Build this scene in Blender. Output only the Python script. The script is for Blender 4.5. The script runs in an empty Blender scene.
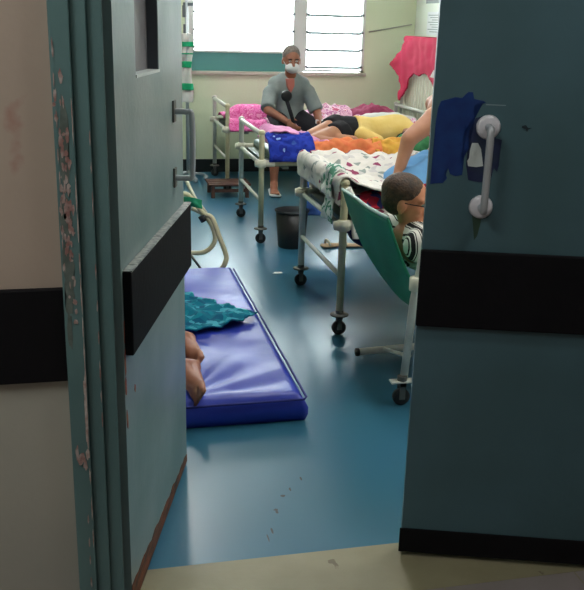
import bpy, bmesh, math, random
from mathutils import Vector, Matrix, noise
random.seed(7)
sc = bpy.context.scene
C = sc.collection
V = Vector
def R(d): return math.radians(d)

# ------------------------------------------------------------------ camera
EYE = V((0, 0, 1.5)); FPX = 866.0
_p, _y, _r = R(17.6), R(13), 0.027
FW = V((math.sin(_y)*math.cos(_p), math.cos(_y)*math.cos(_p), -math.sin(_p)))
_r0 = V((math.cos(_y), -math.sin(_y), 0)); _d0 = FW.cross(_r0)
RT = _r0*math.cos(_r) - _d0*math.sin(_r); DN = _r0*math.sin(_r) + _d0*math.cos(_r)
cam = bpy.data.cameras.new('camera'); co = bpy.data.objects.new('camera', cam); C.objects.link(co)
m = Matrix.Identity(4)
for i in range(3):
    m[i][0] = RT[i]; m[i][1] = -DN[i]; m[i][2] = -FW[i]; m[i][3] = EYE[i]
co.matrix_world = m
cam.sensor_fit = 'VERTICAL'; cam.sensor_height = 24; cam.lens = 24*FPX/590; cam.clip_start = .05
sc.camera = co
def ray(px, py): return FPX*FW + (px-292)*RT + (py-295)*DN
def on_v(px, py, v): d = ray(px, py); return EYE + d*(v/d.y)       # point of the place seen at a pixel, at depth v
def on_z(px, py, z=0): d = ray(px, py); return EYE + d*((z-1.5)/d.z)

# ------------------------------------------------------------------ materials
def s2l(c): c = c/255; return c/12.92 if c <= .04045 else ((c+.055)/1.055)**2.4
def col(r, g, b): return (s2l(r), s2l(g), s2l(b), 1)
def mat(name, c1, c2=None, scale=6, rough=.6, rvar=0, bump=0, bscale=40, metal=0, detail=4, c3=None, c3t=.62, c3scale=3, stretch=None, spec=None, sheen=0, trans=0, lo=.35, hi=.65):
    M = bpy.data.materials.new(name); M.use_nodes = True
    nt = M.node_tree; N = nt.nodes; L = nt.links; b = N['Principled BSDF']
    b.inputs['Base Color'].default_value = c1; b.inputs['Roughness'].default_value = rough; b.inputs['Metallic'].default_value = metal
    if spec is not None: b.inputs['Specular IOR Level'].default_value = spec
    if sheen: b.inputs['Sheen Weight'].default_value = sheen
    if trans: b.inputs['Transmission Weight'].default_value = trans
    tc = N.new('ShaderNodeTexCoord'); mp = N.new('ShaderNodeMapping'); L.new(tc.outputs['Object'], mp.inputs[0])
    if stretch: mp.inputs['Scale'].default_value = stretch
    out = None
    def nz(s, dt=detail):
        n = N.new('ShaderNodeTexNoise'); n.inputs['Scale'].default_value = s; n.inputs['Detail'].default_value = dt; L.new(mp.outputs[0], n.inputs[0]); return n
    def ramp(n, a, b2):
        r = N.new('ShaderNodeValToRGB'); L.new(n.outputs[0], r.inputs[0]); r.color_ramp.elements[0].position = a; r.color_ramp.elements[1].position = b2; return r
    if c2:
        rr = ramp(nz(scale), lo, hi); rr.color_ramp.elements[0].color = c1; rr.color_ramp.elements[1].color = c2; out = rr.outputs[0]
    if c3:
        rr = ramp(nz(c3scale, 8), c3t, c3t+.015)
        mx = N.new('ShaderNodeMix'); mx.data_type = 'RGBA'; L.new(rr.outputs[0], mx.inputs[0])
        if out: L.new(out, mx.inputs[6])
        else: mx.inputs[6].default_value = c1
        mx.inputs[7].default_value = c3; out = mx.outputs[2]
    if out: L.new(out, b.inputs['Base Color'])
    if rvar:
        mr = N.new('ShaderNodeMapRange'); L.new(nz(2.5, 6).outputs[0], mr.inputs[0]); mr.inputs[1].default_value = .3; mr.inputs[2].default_value = .7
        mr.inputs[3].default_value = max(.02, rough-rvar); mr.inputs[4].default_value = rough+rvar; L.new(mr.outputs[0], b.inputs['Roughness'])
    if bump:
        bp = N.new('ShaderNodeBump'); bp.inputs['Strength'].default_value = bump; bp.inputs['Distance'].default_value = .01
        L.new(nz(bscale).outputs[0], bp.inputs['Height']); L.new(bp.outputs[0], b.inputs['Normal'])
    return M
def pattern(name, cols, scale=30, kind='voronoi', rough=.9, stretch=None):
    M = bpy.data.materials.new(name); M.use_nodes = True
    nt = M.node_tree; N = nt.nodes; L = nt.links; b = N['Principled BSDF']; b.inputs['Roughness'].default_value = rough
    b.inputs['Specular IOR Level'].default_value = .2
    tc = N.new('ShaderNodeTexCoord'); mp = N.new('ShaderNodeMapping'); L.new(tc.outputs['Object'], mp.inputs[0])
    if stretch: mp.inputs['Scale'].default_value = stretch
    if kind == 'voronoi':
        t = N.new('ShaderNodeTexVoronoi'); t.inputs['Scale'].default_value = scale; L.new(mp.outputs[0], t.inputs[0])
        sp = N.new('ShaderNodeSeparateColor'); L.new(t.outputs['Color'], sp.inputs[0]); src = sp.outputs[0]
    elif kind == 'wave':
        t = N.new('ShaderNodeTexWave'); t.inputs['Scale'].default_value = scale; t.inputs['Distortion'].default_value = 1.0; L.new(mp.outputs[0], t.inputs[0]); src = t.outputs['Fac']
    else:
        t = N.new('ShaderNodeTexNoise'); t.inputs['Scale'].default_value = scale; t.inputs['Detail'].default_value = 2; L.new(mp.outputs[0], t.inputs[0])
        mr = N.new('ShaderNodeMapRange'); mr.inputs[1].default_value = .3; mr.inputs[2].default_value = .7; L.new(t.outputs[0], mr.inputs[0]); src = mr.outputs[0]
    r = N.new('ShaderNodeValToRGB'); r.color_ramp.interpolation = 'CONSTANT' if kind != 'noise_soft' else 'LINEAR'
    e = r.color_ramp.elements
    while len(e) < len(cols): e.new(.5)
    for i, c in enumerate(cols): e[i].position = i/len(cols); e[i].color = c
    L.new(src, r.inputs[0]); L.new(r.outputs[0], b.inputs['Base Color'])
    return M

M = {}
M['wall'] = mat('wall_cream', col(214,224,192), col(222,230,200), 2, .65, bump=.1, bscale=60)
M['wall_r'] = mat('wall_pale', col(226,234,220), col(232,238,226), 2, .7)
M['ceil'] = mat('ceiling_white', col(225,225,218), rough=.8)
M['wall_c'] = mat('corridor_wall', col(162,148,134), col(174,160,146), 1.6, .5, bump=.1, bscale=30, c3=col(160,128,116), c3t=.66, c3scale=1.3)
M['wall_lo'] = mat('corridor_wall_lower', col(158,160,150), col(170,170,158), 2, .45, bump=.1, bscale=40)
M['black'] = mat('black_rubber', col(8,8,12), col(13,13,18), 5, .75, bump=.1, bscale=50, spec=.2)
M['skirt'] = mat('dark_skirting', col(26,34,36), rough=.4)
M['floor'] = mat('blue_vinyl_floor', col(44,98,114), col(56,110,142), .8, .28, detail=1, lo=.2, hi=.8)
M['floor_b'] = mat('beige_threshold', col(142,136,108), col(130,124,96), 5, .5, bump=.1, bscale=60, c3=col(104,94,72), c3t=.68, c3scale=9)
M['floor_c'] = mat('corridor_tile', col(140,132,130), col(128,120,118), 4, .45)
M['frame'] = mat('teal_frame_paint', col(92,124,124), col(80,112,113), 5, .45, bump=.2, bscale=30, stretch=(1,1,.5))
M['chip'] = mat('bare_wood_chip', col(176,164,158), col(140,104,98), 40, .8, lo=.4, hi=.6)  # bare wood, also used for painted highlights on the inner jamb step
M['chipdark'] = mat('dark_scuff', col(100,112,106), col(78,90,84), 40, .8)
M['frame_dk'] = mat('dark_teal_paint', col(56,88,88), col(44,72,74), 6, .5, bump=.2, bscale=40)
M['leafL'] = mat('grey_teal_door_paint', col(138,156,156), col(116,140,140), 2.5, .38, rvar=.08, bump=.08, bscale=50)
M['leafR'] = mat('slate_teal_door_paint', col(72,104,114), col(62,92,98), 2.2, .5, rvar=.06, bump=.08, bscale=45)
M['rot'] = mat('worn_wood_edge', col(130,72,44), col(70,50,38), 14, .75, bump=.4, stretch=(1,1,3))
M['navy'] = mat('navy_underpaint', col(14,44,104), col(20,58,116), 25, .4)
M['white'] = mat('chipped_white_primer', col(196,206,204), rough=.7)
M['ghost'] = mat('dark_blue_plate_ghost', col(22,34,74), col(30,44,66), 18, .55)
M['chrome'] = mat('brushed_steel', col(176,182,188), rough=.28, metal=1)
M['alu'] = mat('grey_aluminium', col(178,184,188), rough=.4, metal=.3)
M['cream'] = mat('cream_bed_enamel', col(216,208,172), col(204,196,160), 12, .4)
M['enamel'] = mat('white_bed_enamel', col(214,214,206), col(200,200,190), 12, .4)
M['ivory'] = mat('ivory_plastic', col(224,220,200), rough=.45)
M['rubber'] = mat('caster_rubber', col(34,34,36), rough=.6)
M['zinc'] = mat('dull_zinc', col(112,112,108), rough=.5, metal=.7)
M['deck'] = mat('grey_bed_deck', col(120,130,120), rough=.6)
M['matt'] = mat('bed_mattress_green', col(90,110,104), rough=.5)
M['vinyl'] = mat('blue_vinyl_mattress', col(40,62,180), col(32,52,166), 3, .45, rvar=.06, bump=.06, bscale=20)
M['skin'] = mat('brown_skin', col(164,108,84), col(148,94,74), 9, .55)
M['skin2'] = mat('tan_skin', col(190,138,108), col(176,122,94), 9, .55)
M['skin3'] = mat('warm_skin', col(206,138,102), col(190,122,90), 9, .5)
M['hair'] = mat('dark_brown_hair', col(84,58,38), col(52,38,28), 60, .6, bump=.5, bscale=120)
M['grey'] = mat('grey_cropped_hair', col(128,118,112), col(98,88,84), 60, .8, bump=.4, bscale=120)
M['eye'] = mat('eye_dark', col(30,24,22), rough=.2)
M['gshirt'] = mat('grey_shirt_cloth', col(142,150,150), col(128,138,138), 10, .9, bump=.2, bscale=25)
M['trou'] = mat('black_trouser_cloth', col(26,26,34), rough=.9)
M['mask'] = mat('white_mask_cloth', col(226,226,226), rough=.8)
M['yellow'] = mat('yellow_shirt_cloth', col(244,214,136), col(234,200,112), 8, .9, bump=.3, bscale=20)
M['pink'] = pattern('pink_print', [col(216,92,156), col(226,120,178), col(206,76,140), col(232,150,190)], 26, 'noise')
M['pinks'] = pattern('lilac_print', [col(206,146,176), col(226,180,200), col(190,120,160), col(232,206,216), col(196,90,120)], 18, 'noise')
M['maroon'] = mat('maroon_cloth', col(136,40,74), col(168,76,110), 16, .9)
M['red'] = mat('crimson_cloth', col(186,24,70), col(168,18,58), 6, .85, bump=.3, bscale=18)
M['wcloth'] = mat('white_cloth', col(222,220,214), col(206,206,202), 8, .9, bump=.2, bscale=20)
M['bluep'] = pattern('blue_print', [col(60,90,170), col(38,58,160), col(44,66,178), col(36,50,150), col(150,180,226)], 9, 'noise')
M['pinktop'] = mat('pale_pink_cloth', col(230,160,200), col(216,140,190), 8, .85)
M['orange'] = mat('orange_cloth', col(232,116,72), col(236,140,84), 14, .9, bump=.3, bscale=24)
M['yelor'] = mat('amber_cloth', col(232,180,74), col(224,150,60), 14, .9, bump=.3, bscale=24)
M['green'] = mat('leaf_green_cloth', col(62,134,82), col(40,104,66), 14, .9, bump=.3, bscale=24)
M['redpr'] = pattern('red_print', [col(150,22,44), col(190,40,60), col(36,40,90), col(200,70,80), col(130,20,40)], 26, 'voronoi')
M['floral'] = pattern('white_floral', [col(226,222,214), col(230,226,220), col(206,202,200), col(228,224,216), col(222,218,212), col(150,70,100), col(224,220,214), col(226,222,214), col(226,222,214), col(150,160,154), col(224,220,214), col(226,222,214), col(222,218,212), col(224,220,214)], 26, 'voronoi')
M['greens'] = pattern('green_white_print', [col(226,230,226), col(214,222,216), col(96,150,128), col(222,226,222), col(230,232,228)], 13, 'noise')
M['sky'] = mat('light_blue_cloth', col(104,160,208), col(90,146,196), 8, .85, bump=.3, bscale=18)
M['dblue'] = mat('steel_blue_cloth', col(60,100,170), col(46,82,150), 5, .85, bump=.2, bscale=14)
M['navyc'] = mat('navy_cloth', col(24,28,84), rough=.85)
M['canvas'] = mat('green_canvas', col(16,132,96), col(12,116,86), 5, .55, bump=.06, bscale=80)
M['piping'] = mat('pale_piping', col(170,196,190), rough=.5)
M['zebra'] = pattern('zebra_print', [col(226,222,214), col(34,32,34), col(230,226,218), col(40,38,40)], 7, 'wave', stretch=(1,2,1.4))
M['tealch'] = pattern('teal_check', [col(14,112,134), col(20,128,146), col(10,90,120), col(70,160,180), col(12,104,130)], 34, 'voronoi')
M['bin'] = mat('black_plastic', col(22,24,28), rough=.4)
M['brown'] = mat('brown_wood_slats', col(98,66,56), col(76,50,44), 14, .7)
M['tan'] = mat('tan_rubber', col(206,176,142), rough=.7)
M['paper'] = mat('white_paper', col(232,236,236), rough=.8)
M['ink'] = mat('grey_print', col(150,160,158), rough=.8)
M['gstripe'] = mat('green_stripe_cloth', col(24,170,116), rough=.8)
M['sill'] = mat('sill_grey', col(196,192,178), rough=.5)
M['tealp'] = mat('teal_panel', col(86,150,146), rough=.5)
M['wframe'] = mat('white_window_frame', col(216,218,214), rough=.5)
M['clip'] = mat('dark_louvre_clip', col(92,98,102), rough=.5)
M['outer'] = mat('cable_grey', col(170,172,160), rough=.7)
def glass():
    g = bpy.data.materials.new('frosted_louvre_glass'); g.use_nodes = True; b = g.node_tree.nodes['Principled BSDF']
    b.inputs['Base Color'].default_value = (.86,.95,.95,1); b.inputs['Roughness'].default_value = .35; b.inputs['Transmission Weight'].default_value = .9; b.inputs['IOR'].default_value = 1.3
    return g
M['glass'] = glass()
def edgemat():
    g = bpy.data.materials.new('louvre_glass_edge'); g.use_nodes = True; nt = g.node_tree; N = nt.nodes
    t = N.new('ShaderNodeBsdfTranslucent'); t.inputs[0].default_value = (.026,.036,.040,1); d = N.new('ShaderNodeBsdfDiffuse'); d.inputs[0].default_value = (.4,.5,.5,1)
    a = N.new('ShaderNodeAddShader'); nt.links.new(t.outputs[0], a.inputs[0]); nt.links.new(d.outputs[0], a.inputs[1]); nt.links.new(a.outputs[0], N['Material Output'].inputs[0]); return g
M['gedge'] = edgemat()
def fillmat(n, e):
    g = bpy.data.materials.new(n); g.use_nodes = True; b = g.node_tree.nodes['Principled BSDF']
    b.inputs['Emission Color'].default_value = (1,1,.97,1); b.inputs['Emission Strength'].default_value = e; return g
M['tube'] = fillmat('lit_tube', 26.0); M['tube2'] = fillmat('lit_corridor_panel', 19.0); M['tube3'] = fillmat('lit_corridor_lamp', 24.0)  # emitters of the added, unseen fill lights

# ------------------------------------------------------------------ mesh helpers
def link(name, me, mt, parent=None):
    o = bpy.data.objects.new(name, me); C.objects.link(o)
    if mt: me.materials.append(mt)
    if parent: o.parent = parent
    return o
def obj(name, bm, mt, parent=None, smooth=False):
    bmesh.ops.recalc_face_normals(bm, faces=bm.faces[:])
    me = bpy.data.meshes.new(name); bm.to_mesh(me); bm.free()
    if smooth:
        for p in me.polygons: p.use_smooth = True
    return link(name, me, mt, parent)
def tag(o, label, cat, group=None, kind=None):
    if label: o['label'] = label
    if cat: o['category'] = cat
    if group: o['group'] = group
    if kind: o['kind'] = kind
    return o
def empty(name, loc=(0,0,0), rz=0):
    o = bpy.data.objects.new(name, None); C.objects.link(o); o.location = loc; o.rotation_euler = (0,0,rz); o.empty_display_size = .1; return o
def struct(name, bm, mt): return tag(obj(name, bm, mt), None, None, kind='structure')
def BM(): return bmesh.new()
def box(bm, x0, x1, y0, y1, z0, z1, bev=0):
    r = bmesh.ops.create_cube(bm, size=1)
    for v in r['verts']:
        v.co = V(((x0+x1)/2+v.co.x*(x1-x0), (y0+y1)/2+v.co.y*(y1-y0), (z0+z1)/2+v.co.z*(z1-z0)))
    if bev:
        es = list({e for v in r['verts'] for e in v.link_edges})
        bmesh.ops.bevel(bm, geom=es, offset=bev, segments=2, affect='EDGES', profile=.5)
    return bm
def spline(pts, n=6):
    P = [V(p) for p in pts]
    if len(P) < 3: return P
    out = []
    Q = [P[0]*2-P[1]] + P + [P[-1]*2-P[-2]]
    for i in range(1, len(Q)-2):
        a, b, c, d = Q[i-1:i+3]
        for k in range(n):
            t = k/n
            out.append(.5*((2*b) + (c-a)*t + (2*a-5*b+4*c-d)*t*t + (3*b-a-3*c+d)*t**3))
    out.append(P[-1]); return out
def tube(bm, pts, r, seg=12, curve=0):
    P = spline(pts, curve) if curve else [V(p) for p in pts]
    rr = r if isinstance(r, (list, tuple)) else [r]*len(P)
    rings = []; up = None
    for i, p in enumerate(P):
        t = (P[min(i+1, len(P)-1)] - P[max(i-1, 0)]).normalized()
        if up is None: up = t.orthogonal().normalized()
        up = (up - t*up.dot(t)).normalized(); sd = t.cross(up)
        k = rr[min(i, len(rr)-1)]
        rings.append([bm.verts.new(p + up*math.cos(2*math.pi*j/seg)*k + sd*math.sin(2*math.pi*j/seg)*k) for j in range(seg)])
    for a, b in zip(rings, rings[1:]):
        for j in range(seg): bm.faces.new((a[j], a[(j+1) % seg], b[(j+1) % seg], b[j]))
    bm.faces.new(rings[0][::-1]); bm.faces.new(rings[-1]); return bm
def lathe(bm, prof, cx=0, cy=0, cz=0, seg=24, axis='z'):
    rings = []
    for r, h in prof:
        ring = []
        for j in range(seg):
            a = 2*math.pi*j/seg; x, y = max(r, .0004)*math.cos(a), max(r, .0004)*math.sin(a)
            p = (x, y, h) if axis == 'z' else ((h, x, y) if axis == 'x' else (x, h, y))
            ring.append(bm.verts.new((cx+p[0], cy+p[1], cz+p[2])))
        rings.append(ring)
    for a, b in zip(rings, rings[1:]):
        for j in range(seg): bm.faces.new((a[j], a[(j+1) % seg], b[(j+1) % seg], b[j]))
    bm.faces.new(rings[0][::-1]); bm.faces.new(rings[-1]); return bm
def lump(bm, a, b, ra, rb, side=None, flat=1.0, caps=True, seg=16):
    """tapered limb from a to b; side = direction in which it keeps full width, flat = depth factor"""
    a, b = V(a), V(b); t = (b-a).normalized() if (b-a).length > 1e-6 else V((0,0,1))
    s = V(side) if side else t.orthogonal()
    s = (s - t*s.dot(t)).normalized(); d = t.cross(s)
    st = []
    if caps:
        for k in range(5, 0, -1): an = k*math.pi/2/5.4; st.append((a - t*ra*math.sin(an)*min(1, flat+.2), ra*math.cos(an)))
    st.append((a, ra)); st.append(((a+b)/2, (ra+rb)/2)); st.append((b, rb))
    if caps:
        for k in range(1, 6): an = k*math.pi/2/5.4; st.append((b + t*rb*math.sin(an)*min(1, flat+.2), rb*math.cos(an)))
    rings = [[bm.verts.new(c + s*math.cos(2*math.pi*j/seg)*r + d*math.sin(2*math.pi*j/seg)*r*flat) for j in range(seg)] for c, r in st]
    for p, q in zip(rings, rings[1:]):
        for j in range(seg): bm.faces.new((p[j], p[(j+1) % seg], q[(j+1) % seg], q[j]))
    bm.faces.new(rings[0][::-1]); bm.faces.new(rings[-1])
def ellip(bm, c, rx, ry, rz, rot=None):
    r = bmesh.ops.create_uvsphere(bm, u_segments=20, v_segments=12, radius=1)
    for v in r['verts']:
        p = V((v.co.x*rx, v.co.y*ry, v.co.z*rz))
        v.co = V(c) + (rot @ p if rot else p)
def fleshy(name, bm, mt, parent=None, vox=.009, sm=6):
    o = obj(name, bm, mt, parent, True)
    r = o.modifiers.new('merge', 'REMESH'); r.mode = 'VOXEL'; r.voxel_size = vox; r.use_smooth_shade = True
    s = o.modifiers.new('soft', 'SMOOTH'); s.iterations = sm; s.factor = .5
    return o
def fbm(p, k=1.0, s=0): return noise.fractal(V((p[0]*k+s, p[1]*k-s*.7, p[2]*k+s*.3)), 1.0, 2.0, 3)
def surf(name, nu, nv, f, mt, parent=None, th=.006, amp=0, k=8, seed=0):
    """cloth given by a function of (s,t) in 0..1, wrinkled and thickened"""
    bm = BM(); g = []
    for i in range(nu+1):
        row = []
        for j in range(nv+1):
            p = V(f(i/nu, j/nv)); row.append(p)
        g.append(row)
    vs = []
    for i in range(nu+1):
        row = []
        for j in range(nv+1):
            p = g[i][j]
            du = g[min(i+1, nu)][j]-g[max(i-1, 0)][j]; dv = g[i][min(j+1, nv)]-g[i][max(j-1, 0)]
            n = du.cross(dv); n = n.normalized() if n.length > 1e-9 else V((0,0,1))
            if n.z < -.1: n = -n
            w = abs(fbm(p, k, seed))*1.3 if amp else 0
            row.append(bm.verts.new(p + n*w*amp))
        vs.append(row)
    for i in range(nu):
        for j in range(nv): bm.faces.new((vs[i][j], vs[i+1][j], vs[i+1][j+1], vs[i][j+1]))
    o = obj(name, bm, mt, parent, True)
    s = o.modifiers.new('thick', 'SOLIDIFY'); s.thickness = th; s.offset = 0
    return o
def sweep(name, prof, x0, x1, along, mt, parent=None, th=.008, amp=.02, k=7, seed=0, nu=40, nv=40, ragged=.03):
    """cloth with a bent profile [(a,z)...] swept along 'u' or 'v'"""
    P = spline([(a, 0, z) for a, z in prof], 6)
    Ls = [0]
    for a, b in zip(P, P[1:]): Ls.append(Ls[-1]+(b-a).length)
    def at(t):
        d = t*Ls[-1]
        for i in range(len(P)-1):
            if d <= Ls[i+1]+1e-9:
                q = (d-Ls[i])/max(1e-9, Ls[i+1]-Ls[i]); return P[i].lerp(P[i+1], q)
        return P[-1]
    def f(s, t):
        q = at(t); e = ragged*noise.noise(V((q.x*5, q.z*5, seed)))
        w = x0+(x1-x0)*s + e*(1-2*min(s, 1-s)*2)
        return (w, q.x, q.z) if along == 'u' else (q.x, w, q.z)
    return surf(name, nu, nv, f, mt, parent, th, amp, k, seed)
def heap(name, cx, cy, z0, rx, ry, h, mt, parent=None, seed=0, amp=.35, rot=0, k=9, n=36):
    """crumpled cloth lying in a heap, closed underneath"""
    bm = BM(); ca, sa = math.cos(rot), math.sin(rot); rings = []
    for i in range(n//2+1):
        a = i/(n//2); ring = []
        for j in range(n):
            th = 2*math.pi*j/n
            rim = 1+.22*noise.noise(V((math.cos(th)*1.5, math.sin(th)*1.5, seed)))
            x, y = rx*a*rim*math.cos(th), ry*a*rim*math.sin(th)
            z = h*(1-a**2.6)*(1+amp*fbm((x, y, 0), k, seed)*1.6) + .006
            rings and None
            ring.append(bm.verts.new((cx+x*ca-y*sa, cy+x*sa+y*ca, z0+max(.003, z))))
            if i == 0: break
        rings.append(ring)
    c = rings[0][0]
    for j in range(n): bm.faces.new((c, rings[1][j], rings[1][(j+1) % n]))
    for p, q in zip(rings[1:], rings[2:]):
        for j in range(n): bm.faces.new((p[j], q[j], q[(j+1) % n], p[(j+1) % n]))
    b = [bm.verts.new((v.co.x, v.co.y, z0)) for v in rings[-1]]
    for j in range(n): bm.faces.new((rings[-1][j], b[j], b[(j+1) % n], rings[-1][(j+1) % n]))
    bm.faces.new(b)
    o = obj(name, bm, mt, parent, True); q = o.modifiers.new('soft', 'SMOOTH'); q.iterations = 3; q.factor = .5
    return o
def inside(x, y, poly):
    c = False; j = len(poly)-1
    for i in range(len(poly)):
        (xi, yi), (xj, yj) = poly[i], poly[j]
        if (yi > y) != (yj > y) and x < (xj-xi)*(y-yi)/(yj-yi)+xi: c = not c
        j = i
    return c
def prism(bm, poly, to3, d):
    """flat shape with outline poly (2-D) given a thickness vector d; to3 maps 2-D to place"""
    a = [bm.verts.new(to3(*p)) for p in poly]; b = [bm.verts.new(V(to3(*p))+V(d)) for p in poly]
    f1 = bm.faces.new(a); f2 = bm.faces.new(b[::-1]); n = len(poly)
    for i in range(n): bm.faces.new((a[i], a[(i+1) % n], b[(i+1) % n], b[i]))
    bmesh.ops.triangulate(bm, faces=[f1, f2])
def copy_tree(o, parent=None):
    c = o.copy(); C.objects.link(c)
    if parent: c.parent = parent
    for ch in list(o.children): copy_tree(ch, c)
    return c

# ------------------------------------------------------------------ the rooms
UL, UR, VB, ZC = -2.2, 3.25, 8.8, 3.0
bm = BM(); box(bm, UL, UR, 2.14, VB, -.1, 0); struct('floor', bm, M['floor'])
bm = BM(); box(bm, -1.6, 2.9, 1.91, 2.14, -.1, .001); struct('trim_1', bm, M['floor_b'])
bm = BM(); box(bm, -1.6, 2.9, -1.6, 1.91, -.1, 0); o = struct('floor_corridor', bm, M['floor_c'])
bm = BM()
for i in range(11):
    u = -1.6+.4*i+.1; box(bm, u-.0015, u+.0015, -1.6, 1.91, 0, .0006)
for i in range(9):
    v = 1.51-.4*i; box(bm, -1.6, 2.9, v-.0015, v+.0015, 0, .0006)
struct('trim_2', bm, M['floor_b'])
bm = BM(); box(bm, UL-.1, UR+.1, 2.0, VB+.2, ZC, ZC+.1); struct('ceiling', bm, M['ceil'])
bm = BM(); box(bm, -1.7, 3.0, -1.7, 2.0, 2.7, 2.8); struct('ceiling_corridor', bm, M['ceil'])
# back wall with two window openings
W1 = (.95, 2.0); W2 = (2.08, 2.715); Z0, Z1 = 1.0, 2.35
bm = BM()
box(bm, UL-.1, W1[0], VB, VB+.18, 0, ZC); box(bm, W1[0], W2[1], VB, VB+.18, 0, Z0-.01); box(bm, W1[0], W2[1], VB, VB+.18, Z1, ZC)
box(bm, W2[1], UR+.1, VB, VB+.18, 0, ZC)
struct('wall_back', bm, M['wall'])
bm = BM(); box(bm, UR, UR+.15, 2.0, VB, 0, ZC); struct('wall_right', bm, M['wall_r'])
bm = BM(); box(bm, UL-.15, UL, 2.0, VB, 0, ZC); struct('wall_left', bm, M['wall'])
bm = BM(); box(bm, UL, UR, VB-.015, VB, 0, .13); struct('baseboard_back', bm, M['skirt'])
bm = BM(); box(bm, UR-.015, UR, 2.2, VB-.02, 0, .13); struct('baseboard_right', bm, M['skirt'])
# front wall (between corridor and ward)
OL, OR_ = -.078, 1.70
bm = BM()
box(bm, UL, OL, 1.83, 2.0, .73, 3.0); box(bm, OR_, UR, 1.83, 2.0, .73, 3.0); box(bm, OL, OR_, 1.83, 2.0, 2.16, 3.0)
struct('wall_front', bm, M['wall_c'])
bm = BM(); box(bm, UL, OL, 1.83, 2.0, 0, .73); box(bm, OR_, UR, 1.83, 2.0, 0, .73); struct('wall_front_lower', bm, M['wall_lo'])
bm = BM(); box(bm, -1.6, OL+.003, 1.815, 1.832, .732, .944, .003); box(bm, OR_-.003, 2.9, 1.815, 1.832, .732, .944, .003); struct('trim_3', bm, M['black'])
bm = BM(); box(bm, -1.75, -1.6, -1.7, 1.83, 0, 2.7); box(bm, 2.9, 3.05, -1.7, 1.83, 0, 2.7); box(bm, -1.6, 2.9, -1.75, -1.6, 0, 2.7)
struct('wall_corridor', bm, M['wall_c'])

# door frame: stepped jambs and head, with chipped edges
def jamb(s, x):   # s=+1 left jamb growing towards +u
    bm = BM()
    def b(a, c, v0, v1):
        u0, u1 = sorted((x+s*a, x+s*c)); box(bm, u0, u1, v0, v1, 0, 2.14, .003)
    b(-.004, .036, 1.805, 2.02); b(.036, .068, 1.82, 2.02); b(.068, .100, 1.835, 1.955)
    return bm
bm = jamb(1, OL+.002)
o = struct('trim_4', bm, M['frame'])
struct('trim_5', jamb(-1, OR_-.002), M['frame'])
bm = BM(); box(bm, OL, OR_, 1.81, 2.02, 2.08, 2.17, .003); struct('trim_6', bm, M['frame'])
# chips and scuffs along the left frame, plus edge highlights painted as pale slivers
rnd = random.Random(3)
def marks(spots, face_v, mt, name):
    bm = BM()
    for q_, (u, z, w, h) in enumerate(spots):
        n = 12; pl = []; fv = face_v-q_*.00002
        for i in range(n):
            a = 2*math.pi*i/n; k = .6+.6*rnd.random(); pl.append((u+math.cos(a)*w*k, z+math.sin(a)*h*k))
        prism(bm, pl, lambda x, y: V((x, fv, y)), (0, -.0008, 0))
    return tag(obj(name, bm, mt), None, None, kind='structure')
sp = []
for i in range(95):
    z = rnd.gauss(1.12, .11); sp.append((-.062+rnd.gauss(0, .006), min(1.4, z), rnd.uniform(.0012,.005), rnd.uniform(.003,.014)))
for i in range(14): z = rnd.uniform(.95, 1.45); sp.append((-.0755+rnd.uniform(0,.003), z, .0012, rnd.uniform(.008,.02)))
sp += [(-.060, .545, .010, .017), (-.068, .562, .004, .02), (-.052, .53, .005, .012)]
for z in [.39,.33,.28,.22]: sp.append((-.052, z, .0018, .013))
marks(sp, 1.8052, M['chip'], 'trim_7')
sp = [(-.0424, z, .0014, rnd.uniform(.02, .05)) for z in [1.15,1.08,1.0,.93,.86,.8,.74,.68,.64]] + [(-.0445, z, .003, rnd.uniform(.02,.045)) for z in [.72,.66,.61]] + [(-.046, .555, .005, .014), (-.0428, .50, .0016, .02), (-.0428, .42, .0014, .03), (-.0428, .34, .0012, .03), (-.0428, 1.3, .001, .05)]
marks(sp, 1.8044, mat('pale_chip', col(190,184,176), col(160,130,122), 60, .8), 'trim_8')  # highlights along the jamb ridge, painted on as pale slivers
sp = [(-.064, 1.10, .012, .05), (-.066, 1.0, .012, .06), (-.066, .93, .010, .05), (-.062, 1.25, .012, .09), (-.07, .86, .006, .05)]
marks(sp, 1.8049, M['chipdark'], 'trim_9')
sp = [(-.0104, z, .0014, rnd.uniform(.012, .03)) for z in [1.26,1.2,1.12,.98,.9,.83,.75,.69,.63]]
marks(sp, 1.8192, M['chip'], 'trim_10')  # edge highlights of the second step, painted on

# ------------------------------------------------------------------ doors
def plane_hit(px, py, o, ang, off=0):
    t = V((math.cos(ang), math.sin(ang), 0)); n = V((math.sin(ang), -math.cos(ang), 0)); o = V((o[0], o[1], 0))+n*off
    d = ray(px, py); k = (o-EYE).dot(n)/d.dot(n); p = EYE+d*k; return ((p-o).dot(t), p.z)
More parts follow.
